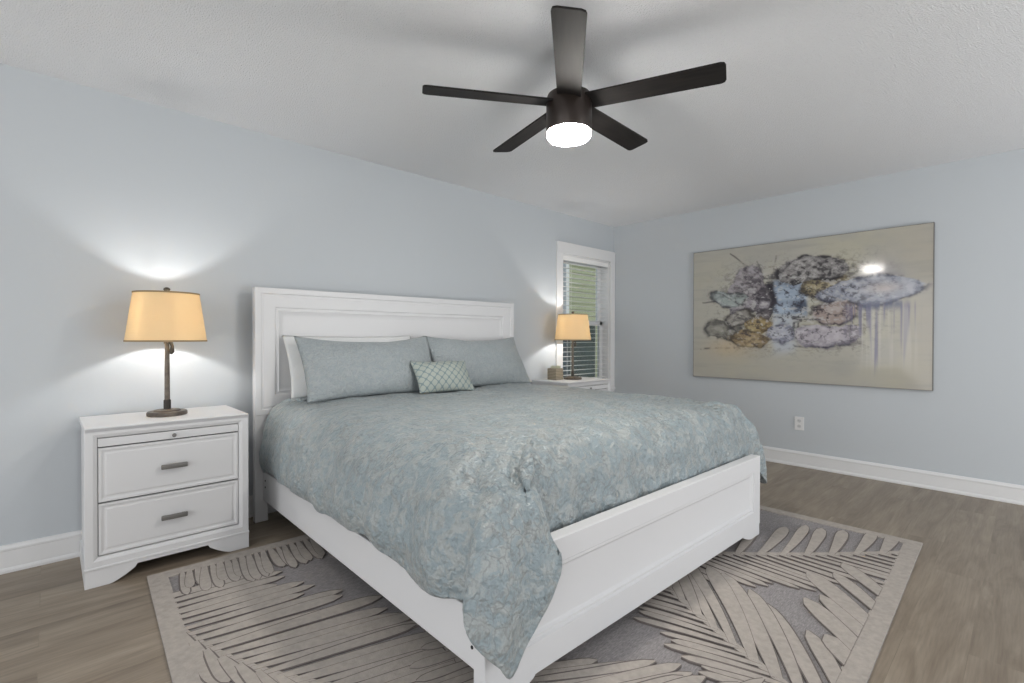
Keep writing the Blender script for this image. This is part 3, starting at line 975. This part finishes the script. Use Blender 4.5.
# ================================================================== nightstands
NW, ND, NH = 0.672, 0.462, 0.723
def nightstand(loc, label):
    t = thing('nightstand', label, 'nightstand', loc, 0, 'white two-drawer nightstands')
    # local: x 0..NW, y 0 (front) .. ND (back)
    m = MB()
    m.box(0.008, 0.03, 0.012, ND, 0.06, NH - 0.022, 0.0)
    m.box(NW - 0.03, NW - 0.008, 0.012, ND, 0.06, NH - 0.022, 0.0)
    m.box(0.008, NW - 0.008, ND - 0.012, ND - 0.002, 0.06, NH - 0.022)
    m.box(0.03, NW - 0.03, 0.03, ND - 0.01, 0.085, 0.105)
    m.build('carcass', furn_m, t)
    # back legs
    for xf in (0.022, NW - 0.05):
        MB().box(xf, xf + 0.028, ND - 0.04, ND - 0.001, 0, 0.062).build('rear_foot', furn_m, t)
    MB().box(0, NW, 0, ND, NH - 0.024, NH, 0.004).build('top', furn_m, t)
    # face frame: mitred bevel opening
    m = MB()
    m.moulded(0.0, NW, 0.085, NH - 0.002, 0.034, [(0.0, 0.003), (0.003, 0.0), (0.03, 0.0), (0.044, 0.007), (0.047, 0.012)], fill=False)
    m.build('face_frame', furn_m, t, smooth=20)
    m = MB()
    m.prism(feet_outline(0.0, NW, 0.087, 0.064, 0.088, 0.19), 0.0, 0.03)
    m.box(-0.002, NW + 0.002, -0.004, 0.02, 0.078, 0.090, 0.003)
    # side skirts
    m.box(0.0, 0.02, 0.02, ND, 0.0, 0.086) ; m.box(NW - 0.02, NW, 0.02, ND, 0.0, 0.086)
    m.build('plinth', furn_m, t)
    MB().box(0.04, NW - 0.04, 0.028, 0.034, 0.11, NH - 0.03).build('shadow_gap', dark_m, t)
    # pull-out tray
    tr_ = MB().box(0.0485, NW - 0.0485, 0.007, 0.03, 0.633, 0.671, 0.002).build('tray', furn_m, t)
    k = MB().lathe([(0.004, 0), (0.004, 0.008), (0.0085, 0.011), (0.0095, 0.016), (0.0065, 0.020), (0.0, 0.021)], 0, 0, 20, cap=False).build('knob', metal_m, tr_, smooth=40)
    k.location = (NW / 2, 0.007, 0.652); k.rotation_euler = (pi / 2, 0, 0)
    for z0, z1 in ((0.137, 0.372), (0.379, 0.627)):
        m = MB()
        m.moulded(0.0495, NW - 0.0495, z0, z1, 0.03, [(0.0, 0.009), (0.002, 0.007), (0.010, 0.007), (0.018, 0.011), (0.024, 0.011), (0.030, 0.0085)])
        d = m.build('drawer', furn_m, t, smooth=20)
        zc_ = (z0 + z1) / 2 + 0.0
        h = MB()
        h.box(NW / 2 - 0.054, NW / 2 + 0.054, -0.020, -0.009, zc_ - 0.0115, zc_ + 0.0115, 0.003)
        h.box(NW / 2 - 0.045, NW / 2 - 0.033, -0.012, 0.0095, zc_ - 0.006, zc_ + 0.006)
        h.box(NW / 2 + 0.033, NW / 2 + 0.045, -0.012, 0.0095, zc_ - 0.006, zc_ + 0.006)
        h.build('handle', metal_m, d, smooth=30)
    return t
def copy_tree(o, parent=None):
    c = o.copy(); C.objects.link(c)
    c.parent = parent
    for ch in list(o.children):
        copy_tree(ch, c)
    return c
ns1 = nightstand((-4.736, -0.484, 0), 'white two-drawer nightstand left of the bed with a drop-shaped bracket foot on each side')
ns1['label'] = 'white two-drawer nightstand left of the bed, its drawers and pewter handles in full view'
ns2 = copy_tree(ns1)
ns2.location = (-1.402, -0.484, 0)
ns2['label'] = 'white nightstand below the window, mostly hidden behind the bed'

# ================================================================== table lamps
def table_lamp(loc, label, rz=0.0):
    t = thing('table_lamp', label, 'lamp', loc, rz, 'bedside lamps with linen shades')
    MB().lathe([(0.087, 0), (0.09, 0.004), (0.09, 0.016), (0.086, 0.021), (0.062, 0.022), (0.058, 0.028), (0.03, 0.032), (0.0, 0.032)], 0, 0, 56, cap=False).build('base', bronze_m, t, smooth=35)
    MB().lathe([(0.0165, 0.03), (0.0165, 0.078), (0.013, 0.082)], 0, 0, 28).build('collar', bronze_dark_m, t, smooth=35)
    MB().lathe([(0.0122, 0.08), (0.0118, 0.20), (0.0105, 0.36), (0.0105, 0.375), (0.015, 0.378), (0.015, 0.405), (0.011, 0.41), (0.011, 0.44), (0.018, 0.445), (0.018, 0.475)], 0, 0, 28).build('pole', bronze_m, t, smooth=35)
    k = MB()
    k.tube([(0.008, -0.004, 0.385), (0.021, -0.010, 0.380), (0.025, -0.011, 0.362), (0.023, -0.010, 0.335), (0.018, -0.009, 0.322)], [0.006, 0.009, 0.008, 0.012, 0.006], 14)
    k.build('switch_key', bronze_dark_m, t, smooth=60)
    # shade: open drum, linen on a wire ring
    zb_, zt_, rb_, rt_ = 0.392, 0.642, 0.180, 0.146
    m = MB()
    nseg = 72
    th = 0.0012
    prof = [(rb_, zb_), (rt_, zt_), (rt_ - th, zt_), (rb_ - th, zb_), (rb_, zb_)]
    rings = [[m.bm.verts.new((r * cos(2 * pi * i / nseg), r * sin(2 * pi * i / nseg), z)) for i in range(nseg)] for r, z in prof[:-1]]
    rings.append(rings[0])
    for a, b_ in zip(rings, rings[1:]):
        for i in range(nseg):
            j = (i + 1) % nseg
            m.bm.faces.new((a[i], a[j], b_[j], b_[i]))
    sh = m.build('shade', shade_m, t, smooth=40)
    for r, z in ((rb_, zb_), (rt_, zt_)):
        m = MB()
        pr = [(r + 0.0018, z - 0.004), (r + 0.0018, z + 0.004), (r - 0.0028, z + 0.004), (r - 0.0028, z - 0.004)]
        rr_ = [[m.bm.verts.new((q * cos(2 * pi * i / nseg), q * sin(2 * pi * i / nseg), zq)) for i in range(nseg)] for q, zq in pr]
        rr_.append(rr_[0])
        for a, b_ in zip(rr_, rr_[1:]):
            for i in range(nseg):
                j = (i + 1) % nseg
                m.bm.faces.new((a[i], a[j], b_[j], b_[i]))
        m.build('shade_trim', shade_trim_m, sh, smooth=30)
    m = MB()
    for a in (0, 2 * pi / 3, 4 * pi / 3):
        m.tube([(0.008 * cos(a), 0.008 * sin(a), zt_ - 0.012), ((rt_ - 0.002) * cos(a), (rt_ - 0.002) * sin(a), zt_ - 0.002)], 0.0018, 8)
    m.lathe([(0.012, zt_ - 0.014), (0.012, zt_ - 0.010)], 0, 0, 20)
    for sg in (-1, 1):
        m.tube([(sg * 0.014, 0, 0.46), (sg * 0.05, 0, 0.50), (sg * 0.052, 0, 0.56), (sg * 0.03, 0, 0.61), (0, 0, zt_ - 0.012)], 0.0018, 8)
    m.build('harp', bronze_dark_m, t, smooth=60)
    MB().lathe([(0.004, zt_ - 0.01), (0.004, zt_ + 0.010), (0.011, zt_ + 0.013), (0.016, zt_ + 0.020), (0.015, zt_ + 0.027), (0.008, zt_ + 0.033), (0.0, zt_ + 0.034)], 0, 0, 24, cap=False).build('finial', bronze_dark_m, t, smooth=60)
    L = light('lamp_light', 'POINT', LAMP_W, (0, 0, 0.505), (0.99, 0.98, 0.97), shadow_soft_size=0.022)
    L.parent = t
    return t
LAMP_W = 8.2
lamp1 = table_lamp((-4.392, -0.242, NH), 'lit bronze table lamp with linen drum shade, on the left nightstand', radians(-20))
lamp2 = copy_tree(lamp1)
lamp2.location = (-1.055, -0.252, NH)
lamp2['label'] = 'lit bronze table lamp standing in front of the window'

# ------------------------------------------------------------------ planter cube
pl = thing('planter', 'small brown woven-look cube pot of pale sprigs beside the lamp at the window', 'planter', (-1.205, -0.155, NH), 0)
pot_m, n, l, b = mat('woven_pot', (140, 128, 108), 0.8)
t = n.new('ShaderNodeTexCoord')
sp = n.new('ShaderNodeSeparateXYZ'); l.new(t.outputs['Object'], sp.inputs[0])
xy = math_('ADD', sp.outputs['X'], sp.outputs['Y'])
s1 = math_('SINE', math_('MULTIPLY', math_('ADD', xy, sp.outputs['Z']), None, 0, 210))
s2 = math_('SINE', math_('MULTIPLY', math_('SUBTRACT', xy, sp.outputs['Z']), None, 0, 210))
pr_ = math_('MULTIPLY', s1, s2)
rr = n.new('ShaderNodeValToRGB')
rr.color_ramp.elements[0].position = 0.35; rr.color_ramp.elements[0].color = lin((116, 104, 84))
rr.color_ramp.elements[1].position = 0.65; rr.color_ramp.elements[1].color = lin((176, 166, 148))
mm = math_('MULTIPLY_ADD', pr_, None, 0, 0.5)
l.new(mm, rr.inputs[0]); l.new(rr.outputs[0], b.inputs['Base Color'])
mm.node.inputs[2].default_value = 0.5
m = MB()
s_ = 0.056
m.box(-s_, s_, -s_, s_, 0.0, 0.112, 0.004)
m.build('pot', pot_m, pl)
spr_m, n, l, b = mat('pale_sprigs', (206, 208, 188), 0.8)
m = MB()
for i in range(120):
    a, r = random.uniform(0, 2 * pi), 0.046 * math.sqrt(random.random())
    p = Vector((r * cos(a), r * sin(a), 0.108))
    d = Vector((cos(a) * 0.3, sin(a) * 0.3, 1)).normalized() * random.uniform(0.015, 0.036)
    q = d.orthogonal().normalized() * 0.006
    q2 = d.cross(q).normalized() * 0.006
    tip = p + d
    for qq in (q, q2):
        m.bm.faces.new([m.bm.verts.new(v) for v in (p, p + d * 0.5 + qq, tip, p + d * 0.5 - qq)])
m.build('sprigs', spr_m, pl, recalc=False)

# ================================================================== ceiling fan
fan = thing('ceiling_fan', 'black five-blade ceiling fan with round lit lens', 'ceiling fan', (-3.124, -1.935, H))
MB().lathe([(0.066, 0.0), (0.066, -0.018), (0.055, -0.05), (0.025, -0.062), (0.013, -0.064)], 0, 0, 40).build('canopy', black_m, fan, smooth=40)
MB().lathe([(0.0125, -0.06), (0.0125, -0.2)], 0, 0, 20).build('downrod', black_m, fan, smooth=40)
MB().lathe([(0.03, -0.185), (0.075, -0.192), (0.098, -0.205), (0.103, -0.222), (0.103, -0.365), (0.1, -0.37)], 0, 0, 56).build('motor_housing', hub_m, fan, smooth=40)
MB().lathe([(0.099, -0.366), (0.099, -0.388), (0.092, -0.398), (0.06, -0.405), (0.0, -0.407)], 0, 0, 56, cap=False).build('light_lens', lens_m, fan, smooth=40)
def blade_mesh():
    bm = bmesh.new()
    pts = []
    # outline in (r, w): narrow root, slightly wider tip with rounded corners
    r0, r1 = 0.085, 0.656
    w0, w1 = 0.052, 0.060
    out_ = [(r0, -w0), (r1 - 0.02, -w1), (r1 - 0.006, -w1 + 0.005), (r1, -w1 + 0.02), (r1, w1 - 0.02), (r1 - 0.006, w1 - 0.005), (r1 - 0.02, w1), (r0, w0)]
    tp = [bm.verts.new((r, w_, 0.004)) for r, w_ in out_]
    bt = [bm.verts.new((r, w_, -0.004)) for r, w_ in out_]
    bm.faces.new(tp); bm.faces.new(list(reversed(bt)))
    for i in range(len(out_)):
        j = (i + 1) % len(out_)
        bm.faces.new((tp[j], tp[i], bt[i], bt[j]))
    bmesh.ops.recalc_face_normals(bm, faces=bm.faces)
    me = bpy.data.meshes.new('blade'); bm.to_mesh(me); bm.free()
    me.materials.append(black_m)
    return me
bm_ = blade_mesh()
for k in range(5):
    o = bpy.data.objects.new('blade', bm_); C.objects.link(o)
    o.parent = fan
    a = radians(148 + 72 * k)
    o.matrix_local = Matrix.Translation((0, 0, -0.241)) @ Matrix.Rotation(a, 4, 'Z') @ Matrix.Rotation(radians(-11), 4, 'X')

# ================================================================== outlet
ol = thing('wall_outlet', 'white duplex wall outlet low on the right wall', 'outlet', (0, -1.976, 0.38))
MB().box(-0.007, -0.0005, -0.0375, 0.0375, -0.059, 0.059, 0.002).build('cover_plate', white_m, ol)
recept_m, n, l, b = mat('receptacle_grey', (206, 207, 208), 0.4)
for z in (-0.024, 0.024):
    r = MB().lathe([(0.0165, 0), (0.0165, 0.0022)], 0, 0, 28).build('receptacle', recept_m, ol, smooth=40)
    r.location = (-0.0068, 0, z); r.rotation_euler = (0, -pi / 2, 0)
    MB().box(-0.006, 0.006, -0.0075, -0.0055, 0.0018, 0.0026).box(-0.006, 0.006, 0.0055, 0.0075, 0.0018, 0.0026).build('slot', dark_m, r)

# ================================================================== painting
PY0, PY1, PZ0, PZ1 = -1.004, -2.878, 0.747, 2.004      # left edge y, right edge y
NXp, NYp = 420, 290
S, T = np.meshgrid(np.linspace(0, 1, NXp), np.linspace(0, 1, NYp))
rngp = np.random.RandomState(5)
def vnoise(x, y, seed):
    r = np.random.RandomState(seed)
    tab = r.rand(64, 64)
    xi, yi = np.floor(x).astype(int), np.floor(y).astype(int)
    xf, yf = x - xi, y - yi
    xf = xf * xf * (3 - 2 * xf); yf = yf * yf * (3 - 2 * yf)
    g = lambda a, b_: tab[a % 64, b_ % 64]
    return (g(xi, yi) * (1 - xf) + g(xi + 1, yi) * xf) * (1 - yf) + (g(xi, yi + 1) * (1 - xf) + g(xi + 1, yi + 1) * xf) * yf
def fb(x, y, seed, o=4):
    v = 0; a = 0.5; tot = 0
    for k in range(o):
        v = v + a * vnoise(x * 2 ** k + 3.7 * k, y * 2 ** k + 1.3 * k, seed + k); tot += a; a *= 0.55
    return v / tot
ASP = 1.49
X_ = S * ASP; Y_ = T
def L3(c):
    return np.array(lin(c)[:3])
col = np.zeros((NYp, NXp, 3)) + L3((180, 177, 167))
def blend(col, c, a):
    a = np.clip(a, 0, 1)[..., None]
    return col * (1 - a) + (c if isinstance(c, np.ndarray) and c.ndim == 3 else L3(c)) * a
sm = lambda e0, e1, x: np.clip((x - e0) / (e1 - e0), 0, 1) ** 2 * (3 - 2 * np.clip((x - e0) / (e1 - e0), 0, 1))
# washes of ochre, grey and pale grey-green
col = blend(col, (184, 180, 160), sm(.35, .75, fb(X_ * 3, Y_ * 5, 1)) * .6)
col = blend(col, (168, 166, 160), sm(.45, .8, fb(X_ * 4, Y_ * 9, 9)) * .6)
col = blend(col, (176, 168, 158), sm(.75, 1.0, S) * .4)
col = blend(col, (158, 157, 150), sm(.5, .75, fb(X_ * 2.5, Y_ * 26, 14)) * .35)
col = blend(col, (196, 172, 138), np.exp(-(((S - .2) / .12) ** 2 + ((T - .76) / .08) ** 2)) * .55)
wx = (fb(X_ * 7, Y_ * 7, 21) - .5) * .10; wy = (fb(X_ * 7, Y_ * 7, 31) - .5) * .10
def ell(cx, cy_, rx, ry, rot=0.0, wob=1.0, pw=2.0):
    dx = S + wx * wob * .5 - cx; dy = T + wy * wob - cy_
    dx = dx * ASP; rx = rx * ASP
    c_, s__ = cos(rot), sin(rot)
    return (np.abs((dx * c_ + dy * s__) / rx) ** pw + np.abs((-dx * s__ + dy * c_) / ry) ** pw) ** (1 / pw)
def cobble(scale, seed):
    return fb(X_ * scale, Y_ * scale * 1.5, seed, 5)
def rock(col, cx, cy_, rx, ry, c, dark=(70, 66, 70), lite=None, rot=0.0, tex=14, seed=3, edge=.7, alpha=1.0, wob=1.0, tx=.6, pw=2.0):
    d = ell(cx, cy_, rx, ry, rot, wob, pw)
    ins = sm(1.06, .97, d) * alpha
    col = blend(col, c, ins)
    nz = cobble(tex, seed)
    col = blend(col, lite or tuple(min(255, v + 26) for v in c), ins * sm(.52, .7, nz) * .8)
    col = blend(col, dark, ins * sm(.46, .30, nz) * tx)
    # darker underside line and drawn contour
    low = sm(-.15, .8, (T + wy - cy_) / ry)
    col = blend(col, dark, ins * sm(.72, 1.0, d) * low * .55)
    rough_ = sm(.35, .6, fb(X_ * 18, Y_ * 18, seed + 40))
    col = blend(col, dark, np.exp(-((d - 1.0) / (.035 / ry * .35)) ** 2) * edge * rough_ * alpha)
    return col
# loose twig strokes
def stroke(col, pts, wdt, c, a=.8, seed=7):
    best = np.full(S.shape, 9.0)
    for (x0, y0), (x1, y1) in zip(pts, pts[1:]):
        ax_, ay_ = (S - x0) * ASP, T - y0
        bx_, by_ = (x1 - x0) * ASP, y1 - y0
        h = np.clip((ax_ * bx_ + ay_ * by_) / (bx_ * bx_ + by_ * by_), 0, 1)
        best = np.minimum(best, np.hypot(ax_ - bx_ * h + wx * .25, ay_ - by_ * h + wy * .25))
    return blend(col, c, np.exp(-(best / wdt) ** 2) * a * sm(.3, .55, fb(X_ * 25, Y_ * 25, seed)))
# haze behind the rocks
col = blend(col, (150, 148, 150), np.exp(-(((S - .36) / .2) ** 2 + ((T - .26) / .1) ** 2)) * .7 * sm(.35, .6, cobble(12, 50)))
col = blend(col, (160, 158, 162), np.exp(-(((S - .83) / .09) ** 2 + ((T - .28) / .08) ** 2)) * .7)
col = rock(col, .275, .33, .095, .21, (140, 134, 138), (72, 68, 74), (172, 168, 172), .25, 20, 4, .4, .95, 1.5, .75)
col = rock(col, .37, .42, .045, .15, (104, 98, 104), (44, 42, 48), (140, 134, 138), .1, 24, 6, .5, .9)
col = rock(col, .195, .385, .10, .055, (160, 168, 166), (76, 78, 80), (186, 192, 190), .18, 18, 8, .9, 1, .8, .35)
col = rock(col, .325, .455, .055, .05, (156, 150, 156), (60, 56, 62), (180, 176, 182), .1, 20, 10, .8)
col = rock(col, .25, .545, .07, .055, (146, 142, 136), (66, 62, 58), (176, 172, 164), .15, 22, 12, .9)
col = rock(col, .17, .645, .10, .075, (128, 126, 118), (58, 58, 58), (164, 162, 152), .1, 14, 13, .9, .85, 1.2, .6)
col = rock(col, .345, .60, .065, .055, (166, 148, 110), (84, 72, 56), (190, 176, 140), -.1, 16, 15, .6)
col = rock(col, .30, .70, .10, .06, (158, 138, 106), (64, 58, 52), (190, 174, 140), .05, 24, 17, .8, .9, 1.4, .7)
# waterfall
fall = sm(.395, .415, S + wx * .3) * sm(.565, .545, S + wx * .3) * sm(.245, .285, T + wy * .3) * sm(.56, .50, T + wy * .4)
streak = fb(X_ * 6, Y_ * 30, 60)
wc = L3((158, 172, 190)) + (streak[..., None] - .5) * L3((150, 160, 170)) * 1.2
col = blend(col, np.clip(wc, 0, 1), fall * .95)
col = blend(col, (66, 72, 88), fall * sm(.40, .45, T) * sm(.52, .47, T) * sm(.46, .52, S) * .85)
col = blend(col, (70, 78, 92), fall * sm(.25, .31, T + wy) * sm(.33, .28, T + wy) * .5)
low_f = sm(.395, .42, S + wx * .4) * sm(.53, .46, S + wx * .6) * sm(.50, .56, T) * sm(.86, .72, T + wy)
col = blend(col, (186, 194, 206), low_f * .75)
# dark crevice beside the fall
cv = sm(.375, .39, S + wx * .4) * sm(.425, .40, S + wx * .4) * sm(.25, .30, T) * sm(.52, .44, T)
col = blend(col, (46, 44, 52), cv * .9)
# rocks right of the fall
col = rock(col, .625, .315, .10, .085, (158, 148, 122), (70, 64, 58), (188, 178, 152), -.35, 22, 20, .7, 1, 1.2)
col = rock(col, .575, .215, .145, .085, (146, 143, 142), (58, 56, 58), (184, 180, 178), -.04, 30, 22, 1.0, 1, .9, .85)
col = rock(col, .785, .385, .195, .115, (160, 164, 176), (72, 74, 88), (186, 188, 196), -.06, 26, 24, .9, 1, .7, .45, 1.35)
col = blend(col, (196, 184, 178), np.exp(-(((S - .84) / .06) ** 2 + ((T - .37) / .035) ** 2)) * .7)
col = rock(col, .665, .515, .085, .055, (164, 150, 144), (72, 68, 74), (186, 176, 172), .0, 20, 26, .8)
col = rock(col, .44, .66, .05, .055, (176, 178, 190), (96, 98, 116), (196, 198, 206), .0, 22, 28, .6)
col = rock(col, .635, .665, .135, .085, (184, 178, 186), (104, 100, 112), (200, 196, 202), .0, 26, 30, .6, .95, 1.0, .35)
for (a0, b0, c0, e0) in ((.40, .535, .62, .555), (.42, .60, .52, .57), (.50, .745, .72, .735), (.54, .425, .50, .50)):
    col = stroke(col, [(a0, b0), ((a0 + c0) / 2, (b0 + e0) / 2 + .012), (c0, e0)], .007, (56, 56, 70), .8)
for pts in ([(.10, .33), (.16, .35), (.24, .43), (.36, .46)], [(.05, .41), (.12, .40), (.2, .47)], [(.06, .62), (.11, .57), (.18, .56), (.24, .65), (.3, .67)],
            [(.04, .78), (.12, .77), (.22, .77)], [(.2, .04), (.26, .12), (.33, .2)], [(.3, .2), (.38, .25), (.46, .25)], [(.25, .68), (.32, .74), (.4, .70)],
            [(.60, .36), (.72, .48), (.86, .47), (.96, .405)], [(.36, .23), (.33, .12)], [(.40, .24), (.42, .1)], [(.44, .22), (.5, .14), (.62, .13), (.70, .17)]):
    col = stroke(col, pts, .006, (62, 60, 66), .75)
# fine crevices and scumbling over the whole pile
pile = np.exp(-(((S - .48) / .33) ** 4 + ((T - .46) / .30) ** 4))
fine = fb(X_ * 34, Y_ * 46, 81, 4)
col = blend(col, (64, 60, 66), pile * sm(.40, .30, fine) * .75)
col = blend(col, (198, 196, 194), pile * sm(.60, .70, fine) * .55)
crk = np.abs(fb(X_ * 11, Y_ * 16, 91, 4) - .5)
col = blend(col, (54, 52, 58), pile * sm(.022, .006, crk) * .8)
# drips
dn = vnoise(X_ * 70, Y_ * 1.2, 71) * .6 + vnoise(X_ * 140, Y_ * 1.0, 72) * .4
end = .60 + .42 * vnoise(X_ * 45, Y_ * 0, 73)
dr = sm(.68, .74, S) * sm(.97, .94, S) * sm(.44, .50, T) * sm(end, end - .15, T) * sm(.40, .58, dn)
col = blend(col, (116, 114, 142), dr * .75)
dr2 = sm(.70, .76, S) * sm(.97, .94, S) * sm(.46, .52, T) * sm(.98, .7, T) * sm(.5, .62, vnoise(X_ * 90, Y_ * .8, 74))
col = blend(col, (200, 196, 188), dr2 * .4)
col = blend(col, (92, 98, 124), sm(.68, .74, S) * sm(.93, .90, S) * np.exp(-((T - .475 - wy * .4) / .03) ** 2) * sm(.4, .6, fb(X_ * 40, Y_ * 6, 75)) * .8)
col = np.clip(col, 0, 1)

pm, n, l, b = mat('painted_canvas', (180, 176, 160), 0.09, 0.35)
at_ = n.new('ShaderNodeAttribute'); at_.attribute_name = 'paint'
l.new(at_.outputs['Color'], b.inputs['Base Color'])
edge_m, n, l, b = mat('panel_edge', (112, 110, 108), 0.4, 0.5)

art = thing('wall_painting', 'wide abstract painting of rocks and water on the right wall', 'painting', (0, (PY0 + PY1) / 2, PZ0))
hw = abs(PY1 - PY0) / 2; hh = PZ1 - PZ0
me = bpy.data.meshes.new('canvas')
pv = []
for r in range(NYp):
    for c in range(NXp):
        pv.append((-0.032, hw - 2 * hw * c / (NXp - 1), hh * (1 - r / (NYp - 1))))
pf = []
for r in range(NYp - 1):
    for c in range(NXp - 1):
        a = r * NXp + c
        pf.append((a, a + NXp, a + NXp + 1, a + 1))
me.from_pydata(pv, [], pf)
ca = me.color_attributes.new('paint', 'FLOAT_COLOR', 'POINT')
rgba = np.ones((NYp * NXp, 4), dtype=np.float32); rgba[:, :3] = col.reshape(-1, 3)
ca.data.foreach_set('color', rgba.ravel())
me.materials.append(pm)
cv_ = bpy.data.objects.new('canvas', me); C.objects.link(cv_); cv_.parent = art
m = MB()
e = 0.004
m.box(-0.034, -0.002, hw, hw + e, -e, hh + e); m.box(-0.034, -0.002, -hw - e, -hw, -e, hh + e)
m.box(-0.034, -0.002, -hw, hw, -e, 0); m.box(-0.034, -0.002, -hw, hw, hh, hh + e)
m.box(-0.0315, -0.002, -hw, hw, 0, hh)
m.build('panel_edge', edge_m, art)
